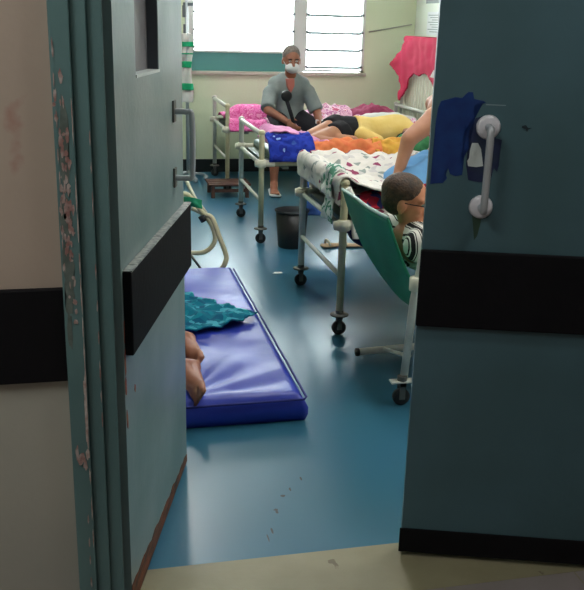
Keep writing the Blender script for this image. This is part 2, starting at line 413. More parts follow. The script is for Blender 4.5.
# left leaf (open into the ward)
HL = (.045, 1.962); AL = R(74.05); LL = .812
bm = BM()
s0, s1, sz = .205, .47, 1.365
box(bm, 0, s0, 0, .042, .012, 2.07); box(bm, s1, LL, 0, .042, .012, 2.07); box(bm, s0, s1, 0, .042, .012, sz); box(bm, s0, s1, 0, .042, 1.93, 2.07)
d1 = tag(obj('door_1', bm, M['leafL']), None, None, kind='structure'); d1.location = (HL[0], HL[1], 0); d1.rotation_euler = (0, 0, AL)
bm = BM(); box(bm, s0, s1, .030, .034, sz, 1.93); obj('vision_panel', bm, mat('clouded_door_pane', col(150,150,154), col(134,130,136), 3, .25), d1)
bm = BM(); box(bm, s0-.002, s1+.002, -.003, .03, sz-.006, sz+.001); obj('ledge', bm, mat('pale_ledge', col(206,214,212), rough=.5), d1)
bm = BM(); box(bm, s1-.002, s1+.0005, .002, .03, sz, 1.93); obj('reveal', bm, mat('dark_reveal', col(70,76,84), rough=.5), d1)
bm = BM(); box(bm, .012, LL+.012, -.022, 0, .722, .932, .004); bd = obj('kick_band', bm, M['black'], d1); bd['label'] = 'thick black rubber bumper band'
bm = BM()
for i in range(60):
    x = .015+i*.0135; w = .012+.004*noise.noise(V((i*.5, 0, 0))); box(bm, x, x+.0137, -.0225, -.001, .930, .9335+.001*rnd.random())
obj('band_edge', bm, mat('scuffed_band_edge', col(176,180,176), col(120,126,126), 60, .6), bd)  # top edge of the band coloured pale grey
# worn wooden bottom edge, ragged towards the leaf
bm = BM(); pl = [(0, .010)]; n = 34
for i in range(n+1):
    x = LL*i/n; z = .038+.045*(1-x/LL)+.014*noise.noise(V((i*.45, 3, 1))); pl.append((x, max(.02, z)))
pl.append((LL, .010)); prism(bm, pl, lambda x, z: V((x, -.0015, z)), (0, .002, 0)); obj('worn_bottom_edge', bm, M['rot'], d1)
bm = BM()
for (x, z, w, h) in [(.012,.70,.006,.04),(.010,.64,.008,.03),(.014,.55,.008,.03),(.10,.60,.006,.014),(.012,.78,.003,.03)]:
    pl = [(x+math.cos(a)*w*(.6+.5*rnd.random()), z+math.sin(a)*h*(.6+.5*rnd.random())) for a in [i*math.pi/5 for i in range(10)]]
    prism(bm, pl, lambda x, z: V((x, -.0012, z)), (0, .0014, 0))
obj('paint_chips', bm, mat('brown_chip', col(176,120,90), col(150,70,60), 50, .8), d1)
bm = BM(); tube(bm, [(.665,0,1.235),(.665,-.04,1.235),(.665,-.055,1.218),(.665,-.055,1.057),(.665,-.04,1.04),(.665,0,1.04)], .0085, 12, 5)
h = obj('door_handle', bm, M['alu'], d1, True)
bm = BM(); box(bm, .647, .683, -.006, 0, 1.205, 1.268, .002); box(bm, .647, .683, -.006, 0, 1.012, 1.07, .002); obj('mounting_plate', bm, M['zinc'], h)
# right leaf (almost closed)
HR = (.829, 2.08); AR = R(-17.8); LR = .84
bm = BM(); box(bm, 0, LR, 0, .042, .014, 2.07)
d2 = tag(obj('door_2', bm, M['leafR']), None, None, kind='structure'); d2.location = (HR[0], HR[1], 0); d2.rotation_euler = (0, 0, AR)
bm = BM(); box(bm, -.004, LR, -.016, 0, .724, .936, .004); obj('kick_band', bm, M['black'], d2)
bm = BM(); box(bm, -.006, LR, -.006, 0, .016, .094, .002); obj('kick_plate', bm, M['black'], d2)
def patch(name, px, mt, th=.001):
    bm = BM(); pl = [plane_hit(x, y, HR, AR) for x, y in px]; prism(bm, pl, lambda x, z: V((max(x, .001), -th, z)), (0, th, 0)); return obj(name, bm, mt, d2)
patch('paint_patch', [(438,108),(441,101),(449,99),(455,97),(462,98),(468,92),(473,92),(474,99),(484,101),(486,103),(478,104),(474,106),(473,114),(475,118),(471,121),(470,128),(464,133),(462,140),(468,142),(469,148),(464,150),(460,154),(462,158),(461,163),(463,168),(462,175),(455,176),(450,174),(448,168),(444,171),(447,178),(443,183),(436,183),(430,184),(433,160),(434,140),(436,120)], M['navy'])
patch('paint_patch', [(476,118),(483,116),(486,122),(489,132),(495,138),(502,140),(500,152),(499,165),(497,172),(494,168),(491,178),(487,182),(478,182),(468,180),(467,172),(466,165),(468,160),(468,150),(470,140),(469,131),(473,124)], M['ghost'])
patch('paint_patch', [(472,143),(478,143),(481,149),(482,158),(483,166),(476,167),(468,166),(467,161),(469,158),(470,150)], M['white'], .0016)
patch('paint_patch', [(486,104),(506,105),(506,106),(486,105.2)], mat('scratch', col(120,140,146), rough=.6), .0008)
patch('paint_patch', [(522,126),(526,126.5),(526,125),(528,128),(532,128),(528,129.5),(527,132),(525.5,129),(522,128)], mat('gouge', col(24,40,48), rough=.6), .0008)
patch('paint_patch', [(472,214),(478,212),(482,214),(480,225),(477,236),(474,240),(473,226)], mat('green_drip', col(40,66,50), rough=.6), .0008)
bm = BM(); tube(bm, [(.141,0,1.257),(.141,-.045,1.257),(.141,-.060,1.24),(.141,-.060,1.07),(.141,-.045,1.054),(.141,0,1.054)], .0095, 14, 5)
h = obj('door_handle', bm, M['alu'], d2, True)
bm = BM()
for z in (1.257, 1.054): lathe(bm, [(.001,-.009),(.020,-.009),(.028,-.007),(.031,0)], .141, 0, z, 24, 'y')
obj('rose_plate', bm, mat('pale_rose', col(206,206,212), rough=.35), h, True)

# ------------------------------------------------------------------ windows
def window(name, u0, u1, zb, zt, tilt, first_z, step, clips=True):
    bm = BM(); f = .028
    box(bm, u0, u0+f, VB-.01, VB+.09, zb, zt); box(bm, u1-f, u1, VB-.01, VB+.09, zb, zt); box(bm, u0, u1, VB-.01, VB+.09, zt-f, zt); box(bm, u0, u1, VB-.01, VB+.09, zb, zb+.018)
    w = struct(name, bm, M['wframe'])
    z = first_z; cb = BM()
    while z < zt-.08:
        b2 = BM(); r = bmesh.ops.create_cube(b2, size=1)
        rm = Matrix.Rotation(R(tilt), 3, 'X')
        for v in r['verts']: v.co = rm @ V((v.co.x*(u1-u0-2*f-.01), v.co.y*.006, v.co.z*.165)) + V(((u0+u1)/2, VB+.045, z+.06))
        lv = obj('louvre', b2, M['glass'], w)
        if tilt < 45: b3 = BM(); box(b3, u0+f+.006, u1-f-.006, VB+.006, VB+.012, z-.026, z+.0); obj('glass_edge', b3, M['gedge'], lv)
        for uu in (u0+f+.004, u1-f-.004): box(cb, uu-.012, uu+.012, VB-.028, VB+.03, z-.012, z+.008)
        z += step
    obj('louvre_clip', cb, M['clip'], w)
    return w
window('window_1', .955, 2.0, 1.18, Z1, 62, 1.23, .165)
window('window_2', 2.08, 2.715, Z0+.01, Z1, 24, 1.06, .168)
bm = BM(); box(bm, .955, 2.0, VB+.01, VB+.05, Z0, 1.18); struct('trim_11', bm, M['tealp'])
bm = BM(); box(bm, 2.0, 2.08, VB-.012, VB+.12, Z0, Z1); struct('trim_12', bm, M['wframe'])
bm = BM(); box(bm, .93, 2.74, VB-.045, VB+.1, Z0-.03, Z0+.002, .004); struct('trim_13', bm, M['sill'])
bm = BM(); box(bm, .90, .955, VB-.03, VB+.1, Z0-.0, Z1); struct('trim_14', bm, M['wframe'])
bm = BM(); tube(bm, [on_v(369,32,VB-.008), on_v(392,28,VB-.008), on_v(412,24.5,VB-.008)], .006, 8); tag(obj('wall_cable', bm, M['outer'], None, True), 'thin grey cable running along the wall right of the louvred window', 'cable')

# ------------------------------------------------------------------ beds
def caster_bm(x, y, z0=0, rw=.036):
    w = BM(); lathe(w, [(rw*.7,-.012),(rw,-.009),(rw,.009),(rw*.7,.012)], x, y, z0+rw, 20, 'y')
    f = BM(); box(f, x-.012, x+.012, y-.018, y-.014, z0+rw-.008, z0+.1); box(f, x-.012, x+.012, y+.014, y+.018, z0+rw-.008, z0+.1); box(f, x-.014, x+.014, y-.018, y+.018, z0+.083, z0+.1)
    lathe(f, [(.012,0),(.02,.005),(.02,.03)], x, y, z0+.098, 16)
    return w, f
BL, BW, BT = 1.86, .85, .60
def make_bed():
    r = empty('hospital_bed')
    for x in (0, BL):
        fr = 1 if x == 0 else -1; top = .77 if x == 0 else .72
        for y in (0, BW):
            lm = M['cream'] if y == 0 else M['enamel']
            bm = BM(); tube(bm, [(x,y,.11),(x,y,top-.03),(x,y,top)], .019, 14); lathe(bm, [(.019,-.002),(.024,.0),(.022,.02),(.008,.028)], x, y, top-.01, 14)
            obj('leg', bm, lm, r, True)
            bm = BM(); lathe(bm, [(.022,-.028),(.033,-.024),(.033,.024),(.022,.028)], x, y, .56, 18); tube(bm, [(x-.045*fr,y,.56),(x+.09*fr,y,.56)], .023, 14)
            obj('collar', bm, M['ivory'], r, True)
            w, f = caster_bm(x, y); k = obj('caster', f, M['zinc'], r); obj('wheel', w, M['rubber'], k, True)
            bm = BM(); lathe(bm, [(.01,.100),(.046,.102),(.046,.108),(.012,.112)], x, y, 0, 20); obj('bumper_disc', bm, M['zinc'], k, True)
        bm = BM(); tube(bm, [(x,0,top-.012),(x,BW,top-.012)], .017, 14); obj('end_rail', bm, M['enamel'], r, True)
        bm = BM(); tube(bm, [(x,0,.55),(x,BW,.55)], .014, 12); obj('cross_rail', bm, M['enamel'], r, True)
        bm = BM(); tube(bm, [(x,0,.30),(x,BW,.30)], .012, 12); obj('stretcher', bm, M['enamel'], r, True)
    for y in (0, BW):
        bm = BM(); tube(bm, [(0,y,.56),(BL,y,.56)], .018, 14); obj('side_rail', bm, M['cream'], r, True)
    bm = BM(); box(bm, .04, BL-.04, .02, BW-.02, .535, .555)
    for i in range(6): box(bm, .15+i*.3, .19+i*.3, .0, BW, .52, .538)
    obj('bed_deck', bm, M['deck'], r)
    return r
def mattress(loc, label):
    bm = BM(); box(bm, .09, BL-.03, .02, BW-.02, .556, .62, .02); o = obj('bed_mattress', bm, M['matt'], None, True); o.location = loc
    return tag(o, label, 'mattress')
UB = 1.13
bed2 = make_bed(); bed2.location = (UB+.025, 3.94, 0)
tag(bed2, 'tubular bed on castors, foot rail hung with white floral sheet, behind the green canvas chair', 'bed', 'tubular hospital beds')
bed3 = copy_tree(bed2); bed3.location = (UB-.025, 5.82, 0); bed3['label'] = 'tubular bed on castors with blue and pink blanket at its foot, middle of the row'
bed4 = copy_tree(bed2); bed4.location = (UB+.02, 7.70, 0); bed4['label'] = 'white tubular bed under the windows, farthest of the row, seated man on its edge'
mattress(bed2.location, 'thin mattress beneath the white floral sheet on the bed nearest the doors')
mattress(bed3.location, 'thin mattress under the person in the yellow shirt')
mattress(bed4.location, 'thin mattress of the farthest bed under the lilac sheet')

# bedding, far bed
sweep('bed_sheet', [(7.62,.52),(7.68,.60),(7.76,.635),(8.1,.635),(8.45,.635),(8.56,.60),(8.6,.5)], 1.50, 2.9, 'u', M['pinks'], amp=.03, seed=3, nu=70)
tag(bpy.data.objects['bed_sheet'], 'lilac and pink printed sheet spread over the farthest bed below the window', 'sheet')
tag(heap('pillow', 1.40, 8.05, .63, .27, .25, .13, M['pink'], seed=5, amp=.1, k=5), 'bright pink printed pillow at the left end of the farthest bed', 'pillow')
sweep('pillow_cover', [(7.64,.55),(7.72,.62),(7.9,.635),(8.4,.635),(8.52,.6)], 1.17, 1.52, 'u', M['pink'], amp=.012, seed=8)
tag(bpy.data.objects['pillow_cover'], 'pink cloth under the pink pillow at the foot of the farthest bed', 'cloth')
tag(heap('crumpled_garment', 2.62, 8.15, .64, .27, .2, .085, M['maroon'], seed=11, amp=.4), 'crumpled maroon garment lying on the farthest bed', 'garment')
tag(heap('crumpled_sheet', 2.25, 8.25, .64, .3, .22, .08, M['pinks'], seed=13, amp=.4), 'heap of lilac printed cloth on the farthest bed, beside the seated man', 'cloth')
tag(heap('folded_sheet', 2.68, 7.86, .64, .3, .13, .05, M['wcloth'], seed=14, amp=.3), 'flat white cloth on the farthest bed in front of the maroon garment', 'cloth')

# bedding, middle bed
o = sweep('blanket', [(1.17,.68),(1.18,.74),(1.22,.765),(1.35,.745),(1.5,.70),(1.72,.67)], 5.90, 6.30, 'v', M['pinktop'], amp=.02, seed=21, nu=50)
tag(o, 'pale pink blanket folded over the foot of the middle bed', 'blanket')
o = sweep('blanket', [(5.795,.575),(5.80,.62),(5.82,.68),(5.88,.735),(5.98,.74)], 1.155, 1.48, 'u', M['bluep'], amp=.025, seed=23, nu=50, ragged=.05)
tag(o, 'royal blue printed blanket hanging over the near corner of the middle bed', 'blanket')
o = sweep('hanging_sheet', [(5.83,.625),(5.79,.61),(5.775,.55),(5.77,.40),(5.765,.2)], 1.42, 1.78, 'u', M['dblue'], amp=.035, seed=25, nu=50, k=5)
tag(o, 'steel blue sheet hanging to near the floor from the middle bed', 'sheet')
pf = [(5.785,.56),(5.79,.62),(5.83,.675),(5.90,.695),(5.97,.68),(6.02,.655)]
o = sweep('orange_cloth', pf, 1.44, 1.95, 'u', M['orange'], amp=.035, seed=27, nu=50, ragged=.05); tag(o, 'crumpled orange cloth lying along the near edge of the middle bed', 'cloth')
o = sweep('amber_cloth', pf, 1.92, 2.16, 'u', M['yelor'], amp=.045, seed=28, nu=30, ragged=.05); tag(o, 'amber yellow cloth between the orange and the green ones on the bed', 'cloth')
o = sweep('green_cloth', pf, 2.13, 2.40, 'u', M['green'], amp=.045, seed=29, nu=30, ragged=.05); tag(o, 'small bundle of green cloth at the bed edge in front of the yellow shirt', 'cloth')
o = heap('red_cloth', 2.36, 6.02, .63, .14, .09, .08, M['redpr'], seed=31, amp=.5); tag(o, 'red printed cloth beside the green bundle, behind the bare arm', 'cloth')
o = heap('black_bundle', 2.27, 6.13, .63, .17, .08, .085, M['trou'], seed=33, amp=.4); tag(o, 'black bundle of clothing below the yellow shirt on the middle bed', 'garment')

# bedding, near bed
x0 = UB+.025
o = sweep('bed_sheet', [(3.92,.50),(3.925,.58),(3.95,.645),(4.05,.67),(4.4,.70),(4.62,.75),(4.74,.765),(4.80,.74),(4.83,.5)], 1.20, 2.9, 'u', M['floral'], amp=.035, seed=41, nu=90, nv=50)
tag(o, 'white sheet with sparse maroon flowers spread over the bed nearest the doors', 'sheet')
o = sweep('foot_drape', [(1.128,.66),(1.128,.72),(1.137,.775),(1.16,.79),(1.19,.775),(1.30,.73),(1.46,.70)], 3.915, 4.82, 'v', M['floral'], amp=.018, seed=43, nu=50, nv=40, ragged=.05)
tag(o, 'rumpled white cloth draped over the foot rail of the near bed', 'sheet')
o = sweep('hanging_cloth', [(1.11,.55),(1.112,.62),(1.118,.70),(1.135,.79),(1.165,.808),(1.19,.79)], 4.04, 4.22, 'v', M['greens'], amp=.02, seed=45, nu=24, nv=30, ragged=.05, k=9)
tag(o, 'white and green printed cloth dangling from the foot rail of the near bed', 'cloth')
o = heap('red_print_cloth', 1.32, 4.02, .64, .18, .1, .06, M['redpr'], seed=47, amp=.4); tag(o, 'dark red and blue printed cloth behind the top of the green canvas', 'cloth')
o = heap('red_print_cloth', 1.75, 4.16, .64, .3, .13, .06, M['redpr'], seed=48, amp=.4); tag(o, 'red printed cloth on the near bed behind the seated person\'s face', 'cloth')
# navy bundle hanging below the near bed
bm = BM(); ellip(bm, (1.50,4.50,.43), .17,.12,.14); ellip(bm, (1.40,4.5,.5), .09,.08,.1); tube(bm, [(1.42,4.5,.52),(1.36,4.5,.57)], .03)
o = fleshy('cloth_bag', bm, M['navyc'], vox=.012); tag(o, 'navy cloth bag slung below the near bed', 'bag')

# ------------------------------------------------------------------ white slatted screen and the red shirt on it
A = V((3.03,8.46,0)); B = V((3.115,7.66,0))
rt = empty('slatted_screen', A)
tag(rt, 'white slatted metal rack standing at the head of the farthest bed', 'rack')
d = B-A
bm = BM(); tube(bm, [(0,0,0),(0,0,1.34),d+V((0,0,1.34)),d], .016, 12); obj('frame', bm, M['enamel'], rt, True)
for i in range(1, 16):
    p = d*(i/16); bm = BM(); r = V((.003,0,0)); box(bm, p.x-.004, p.x+.004, p.y-.017, p.y+.017, .5, 1.33, .001); obj('slat', bm, M['ivory'], rt)
bm = BM(); tube(bm, [(0,0,.5),d+V((0,0,.5))], .012, 12); obj('lower_rail', bm, M['enamel'], rt, True)
n_ = V((-d.y, d.x, 0)).normalized(); n_ = -n_ if n_.x > 0 else n_
def on_screen(px, py, off):
    o = A+n_*off; dd = ray(px, py); return EYE+dd*((o-EYE).dot(n_)/dd.dot(n_))
shirt = [(409,38),(418,36),(430,37),(441,37),(443,50),(443,88),(438,92),(434,86),(430,77),(426,74),(421,77),(416,74),(411,80),(408,90),(405,97),(402,101),(400,99),(401,85),(400,77),(396,70),(391.5,64),(397,56),(402,50),(405,44)]
g = {}; bm = BM(); st = 1.1
def sv(i, j):
    if (i, j) not in g:
        x, y = 388+i*st, 33+j*st; q = on_screen(x, y, .034)
        q += n_*(.03*abs(fbm((x*.05, y*.02, 0), 2.2, 4))+ .012*math.sin(x*.5)**2); g[(i, j)] = bm.verts.new(q)
    return g[(i, j)]
for i in range(54):
    for j in range(64):
        if inside(388+(i+.5)*st, 33+(j+.5)*st, shirt): bm.faces.new((sv(i,j), sv(i+1,j), sv(i+1,j+1), sv(i,j+1)))
o = obj('hanging_shirt', bm, M['red'], None, True); s = o.modifiers.new('soft','SMOOTH'); s.iterations = 9; s = o.modifiers.new('thick','SOLIDIFY'); s.thickness = .012
tag(o, 'crimson shirt hung over the white slatted rack in the corner', 'shirt')
bm = BM(); pl = [(430,77),(437,79),(439,73),(434,70)]; prism(bm, pl, lambda x, y: on_screen(x, y, .085), n_*.003); obj('white_lining', bm, M['wcloth'], o)
# folded back over the top bar
bm = BM(); a_ = A+d*.04+V((0,0,1.352)); b_ = A+d*.97+V((0,0,1.352)); tube(bm, [a_, (a_+b_)/2, b_], .033, 12); obj('shoulder_fold', bm, M['red'], o, True)

# notices on the right wall
for (p, q, lab) in [((428,12),(443,36),'white printed notice on the right wall above the red shirt'), ((427,-8),(443,3),'grey sign on the right wall, above the printed notice')]:
    def rw(px, py): dd = ray(px, py); return EYE+dd*((UR-.004)/dd.x)
    a, b = rw(p[0], p[1]), rw(q[0], q[1]); bm = BM(); box(bm, UR-.006, UR-.002, min(a.y,b.y), max(a.y,b.y), min(a.z,b.z), max(a.z,b.z))
    o = obj('wall_notice', bm, M['paper'] if 'white' in lab else M['ink']); tag(o, lab, 'notice')
    if 'white' in lab:
        bm = BM(); z = max(a.z,b.z)-.03; i = 0
        while z > min(a.z,b.z)+.02:
            box(bm, UR-.0075, UR-.006, min(a.y,b.y)+.03, max(a.y,b.y)-.03-.05*(i % 3), z-.004, z+.004); z -= .022; i += 1
        obj('printed_lines', bm, M['ink'], o)

# ------------------------------------------------------------------ drip stand with green striped cloth
rt = empty('drip_stand', (.865,8.35,0)); tag(rt, 'thin grey drip stand beside the window at the far left', 'stand')
bm = BM(); tube(bm, [(0,0,.06),(0,0,1.75)], .016); obj('pole', bm, M['alu'], rt, True)
bm = BM()
for k in range(5):
    a = 2*math.pi*k/5; tube(bm, [(0,0,.075),(math.cos(a)*.16,math.sin(a)*.16,.05)], .012, 8); lathe(bm, [(.01,-.012),(.024,-.01),(.024,.01),(.01,.012)], math.cos(a)*.17, math.sin(a)*.17, .026, 12, 'y')
obj('base', bm, M['alu'], rt, True)
bm = BM(); box(bm, -.03, .06, -.012, .012, 1.6, 1.63, .003); box(bm, -.035, .0, -.012, .03, 1.5, 1.605, .003); obj('clamp', bm, M['clip'], rt); bm = BM(); box(bm, -.03, .01, -.012, .012, 1.36, 1.44, .003); obj('clamp', bm, M['clip'], rt)
def stripe(s, t): return (.865-.06+.105*s+.012*math.sin(t*9), 8.325-.02*math.sin(s*6+t*4), 1.36-.62*t)
o = surf('hanging_towel', 12, 60, stripe, M['wcloth'], th=.008, amp=.01, seed=3); tag(o, 'white towel with green stripes hanging on the drip stand', 'towel')
for a_, b_ in ((.12,.19),(.40,.49),(.72,.82),(.28,.30)):
    q = surf('green_stripe', 12, 6, lambda s, t, a=a_, b=b_: V(stripe(s, a+(b-a)*t))+V((0,-.016,0)), M['gstripe'], o, th=.004)

# ------------------------------------------------------------------ seated man on the far bed
def hand(bm, wrist, dirv, palmn, size=1.0, curl=.5, thumb_side=1):
    """palm, four bent fingers and a thumb, growing from the wrist along dirv; palmn = normal of the palm (fingers curl towards it)"""
    w = V(wrist); d = V(dirv).normalized(); n = V(palmn); n = (n-d*n.dot(d)).normalized(); s = d.cross(n)*thumb_side
    k = size
    lump(bm, w, w+d*.075*k, .026*k, .036*k, s, .42)
    for i, L in enumerate((.068,.078,.072,.056)):
        b0 = w+d*.082*k+s*(.028-.0187*i)*k
        q = b0; dd = d.copy()
        for seg in range(3):
            dd = (dd*math.cos(curl*.8)+n*math.sin(curl*.8)).normalized() if seg else (dd+n*curl*.5).normalized()
            e = q+dd*L*k*(.45,.3,.25)[seg]; lump(bm, q, e, .0085*k, .0075*k, seg=8); q = e
    t0 = w+d*.025*k+s*.026*k; t1 = t0+(d*.6+s*.75+n*.3).normalized()*.042*k; t2 = t1+(d*.95+s*.1+n*.4).normalized()*.03*k
    lump(bm, t0, t1, .012*k, .010*k, seg=8); lump(bm, t1, t2, .010*k, .008*k, seg=8)
def head(bm, c, f, up=V((0,0,1)), k=1.0):
    """skull, jaw, nose, lips, brow and ears; c = centre, f = facing"""
    f = V(f).normalized(); up = V(up); up = (up-f*up.dot(f)).normalized(); s = f.cross(up)
    rot = Matrix((s, f, up)).transposed(); c = V(c)
    def P(x, y, z): return c+rot @ V((x*k, y*k, z*k))
    ellip(bm, P(0,-.012,.03), .074*k, .094*k, .085*k, rot)
    ellip(bm, P(0,.022,-.03), .058*k, .062*k, .080*k, rot)
    ellip(bm, P(0,.052,-.078), .032*k, .030*k, .026*k, rot)
    lump(bm, P(0,.083,.012), P(0,.104,-.028), .009*k, .013*k, s, .9, seg=10)
    for x in (-.011,.011): ellip(bm, P(x,.094,-.030), .008*k,.008*k,.007*k)
    lump(bm, P(-.016,.083,-.056), P(.016,.083,-.056), .0065*k, .0065*k, seg=8); lump(bm, P(-.013,.080,-.066), P(.013,.080,-.066), .0065*k, .0065*k, seg=8)
    lump(bm, P(-.045,.070,.026), P(.045,.070,.026), .010*k, .010*k, seg=8)
    for x in (-1, 1): ellip(bm, P(x*.076,-.008,-.012), .010*k, .020*k, .032*k, rot); lump(bm, P(x*.04,.05,-.018), P(x*.042,.056,-.02), .02*k, .018*k, seg=8)
    return P, rot
def eyes(P, k, par):
    for x in (-.030,.030):
        bm = BM(); ellip(bm, P(x,.078,.006), .011*k,.009*k,.007*k); e = obj('eye', bm, M['wcloth'], par, True)
        bm = BM(); ellip(bm, P(x,.0845,.006), .0048*k,.0048*k,.0048*k); obj('iris', bm, M['eye'], e, True)
        bm = BM(); lump(bm, P(x-.014,.084,.024), P(x+.014,.084,.024), .004*k,.004*k, seg=8); obj('eyebrow', bm, M['eye'], par, True)
def foot(bm, ankle, toe_dir, up, k=1.0, width=V((1,0,0))):
    a = V(ankle); d = V(toe_dir).normalized(); u = V(up); u = (u-d*u.dot(d)).normalized(); s = d.cross(u)
    heel = a-d*.035*k-u*.045*k; ball = a+d*.135*k-u*.058*k
    lump(bm, a, heel, .036*k, .032*k, s); lump(bm, heel, ball, .031*k, .040*k, s, .62); lump(bm, a, ball, .038*k, .028*k, s, .8)
    for i in range(5):
        x = (-.032+.0165*i)*k; L = (.05,.048,.043,.038,.03)[i]*k; r = (.0125,.009,.0085,.008,.0075)[i]*k
        lump(bm, ball+s*x, ball+s*x*1.1+d*(L+.015)-u*.004, r*1.1, r, seg=8)
def sh(pt, dx=0, dz=0): return V(pt)+V((dx,0,dz))
bx, bv = 1.715, 7.80
pel = V((bx,7.84,.655)); che = V((bx,7.78,.90)); nk = V((bx,7.72,1.035)); hc = V((bx-.005,7.675,1.165))
body = BM()
lump(body, pel, V((bx,7.83,.76)), .125, .115, (1,0,0), .75); lump(body, V((bx,7.82,.76)), che, .115, .145, (1,0,0), .66)
lump(body, che+V((-.10,0,.045)), che+V((.10,0,.045)), .065, .065); lump(body, che+V((0,.01,.03)), nk, .075, .052); lump(body, nk, hc-V((0,-.01,.05)), .052, .052)
P, rot = head(body, hc, (0,-1,-.16))
shR, elR, wrR = on_v(270,93,7.74), on_v(268,110,7.60), on_v(286,121,7.46)
shL, elL, wrL = on_v(308,92,7.74), on_v(317,112,7.66), on_v(320,123,7.44)
for a, e, w, sd in ((shR,elR,wrR,1),(shL,elL,wrL,-1)):
    lump(body, che+V((0,0,.06)), a, .05, .052); lump(body, a, e, .050, .040); lump(body, e, w, .040, .028)
    hand(body, w, (w-e).normalized()+V((0,0,-.2)), (sd*.9,0,-.4), 1.0, .7, sd)
kn = {}; 
for sgn, kp, ap in ((-1, V((1.60,7.50,.545)), V((1.555,7.58,.115))), (1, V((1.99,7.47,.545)), V((2.02,7.56,.115)))):
    hp = pel+V((sgn*.09,-.02,-.01)); lump(body, hp, kp, .088, .062); lump(body, kp, ap+V((0,0,.14)), .058, .048); lump(body, ap+V((0,0,.14)), ap, .046, .034)
    foot(body, ap+V((0,0,-.015)), (sgn*.15,-1,0), (0,0,1)); kn[sgn] = (hp, kp, ap)
man = fleshy('person', body, M['skin'], vox=.009, sm=3)
tag(man, 'person in grey shirt and white face mask seated on the edge of the farthest bed', 'person')
def clothe(name, bm, mt, par, vox=.011): return fleshy(name, bm, mt, par, vox, 4)
b2 = BM()
lump(b2, V((bx,7.83,.60)), V((bx,7.82,.76)), .165, .150, (1,0,0), .78, caps=False); lump(b2, V((bx,7.82,.74)), che+V((0,0,.02)), .150, .175, (1,0,0), .66)
lump(b2, che+V((-.115,0,.05)), che+V((.115,0,.05)), .078, .078); lump(b2, che+V((0,.01,.06)), nk+V((0,.012,-.02)), .10, .062, caps=False)
for a, e in ((shR,elR),(shL,elL)):
    q = a.lerp(e, .95); lump(b2, che+V((0,0,.055)), a, .07, .068); lump(b2, a, q, .066, .070, caps=False)
shirt_o = clothe('shirt', b2, M['gshirt'], man)
b2 = BM(); prism(b2, [(287,79),(294.5,79),(294.5,86),(291,93),(288,87)], lambda x, y: on_v(x, y, 7.612), (0,.06,0)); obj('chest_opening', b2, mat('red_undershirt', col(190,110,100), rough=.9), shirt_o)
b2 = BM()
for sgn in (-1, 1):
    hp, kp, ap = kn[sgn]; lump(b2, hp, kp, .103, .076); lump(b2, kp, kp.lerp(ap, .38), .074, .068, caps=False)
lump(b2, pel+V((-.07,0,-.02)), pel+V((.07,0,-.02)), .115, .115)
clothe('trousers', b2, M['trou'], man)
b2 = BM(); ellip(b2, P(0,.052,-.052), .064, .060, .050, rot); o = obj('face_mask', b2, M['mask'], man, True)
b2 = BM()
for x in (-1, 1): b2 = BM(); tube(b2, [P(x*.058,.05,-.035), P(x*.074,.01,-.005), P(x*.080,-.018,.006)], .002, 6); obj('ear_loop', b2, M['mask'], o)
b2 = BM(); ellip(b2, P(0,-.022,.045), .079, .093, .082, rot); o = obj('hair', b2, M['grey'], man, True)
eyes(P, 1, man)
for sgn in (-1, 1):
    ap = kn[sgn][2]; b2 = BM(); lump(b2, V((ap.x,ap.y+.05,.028)), V((ap.x+sgn*.02,ap.y-.17,.02)), .044, .052, (1,0,0), .35); obj('slipper', b2, M['mask'], man, True)
b2 = BM(); w = wrL.lerp(elL, .12); lathe(b2, [(.03,-.018),(.036,-.015),(.036,.015),(.03,.018)], w.x, w.y, w.z, 16); obj('wrist_band', b2, M['mask'], man, True)
# black long-handled thing with a round head
rt = empty('long_handled_reflector', on_v(291,118,7.5)); tag(rt, 'black long-handled object with a round head held by the masked person', 'tool')
def rel(p): return p-rt.location
b2 = BM(); a_ = on_v(287,101,7.44); b_ = on_v(295,128,7.42); tube(b2, [rel(a_), rel(a_.lerp(b_,.5))+V((0,-.01,0)), rel(b_)], .017, 12); obj('handle', b2, M['trou'], rt, True)
b2 = BM(); c_ = rel(on_v(286.5,96,7.44)); lathe(b2, [(.028,-.02),(.046,-.016),(.048,0),(.046,.016),(.02,.02)], c_.x, c_.y, c_.z, 24, 'y'); obj('round_head', b2, M['bin'], rt, True)

# ------------------------------------------------------------------ person in yellow lying on the middle bed
body = BM()
hip = V((1.840,6.33,.715)); ch = V((2.240,6.33,.725))
lump(body, hip, V((2.010,6.33,.705)), .115, .095, (0,1,.5), .78); lump(body, V((1.990,6.33,.705)), ch, .095, .125, (0,1,.5), .72)
lump(body, ch, V((2.410,6.36,.71)), .07, .05); P, rot = head(body, (2.54,6.38,.735), (0,.9,-.1), (1,0,0))
for sgn, hp, kp, ap in ((1, V((1.790,6.26,.70)), V((1.510,6.02,.675)), V((1.840,5.93,.665))), (-1, V((1.790,6.38,.735)), V((1.530,6.16,.69)), V((1.830,6.08,.68)))):
    lump(body, hp, kp, .088, .058); lump(body, kp, ap, .052, .036); foot(body, ap, (.6,-.1,-.1), (0,-.4,1), .9)
for a, e, w in ((V((2.290,6.2,.71)), V((2.460,6.05,.70)), V((2.630,6.2,.70))), (V((2.290,6.42,.78)), V((2.160,6.62,.72)), V((2.360,6.64,.69)))):
    lump(body, ch, a, .06, .05); lump(body, a, e, .046, .038); lump(body, e, w, .038, .027); hand(body, w, (w-e), (0,0,-1), 1, .4)
p2 = fleshy('person', body, M['skin2'], vox=.01, sm=3)
tag(p2, 'person in yellow shirt and black shorts lying curled on the middle bed', 'person')
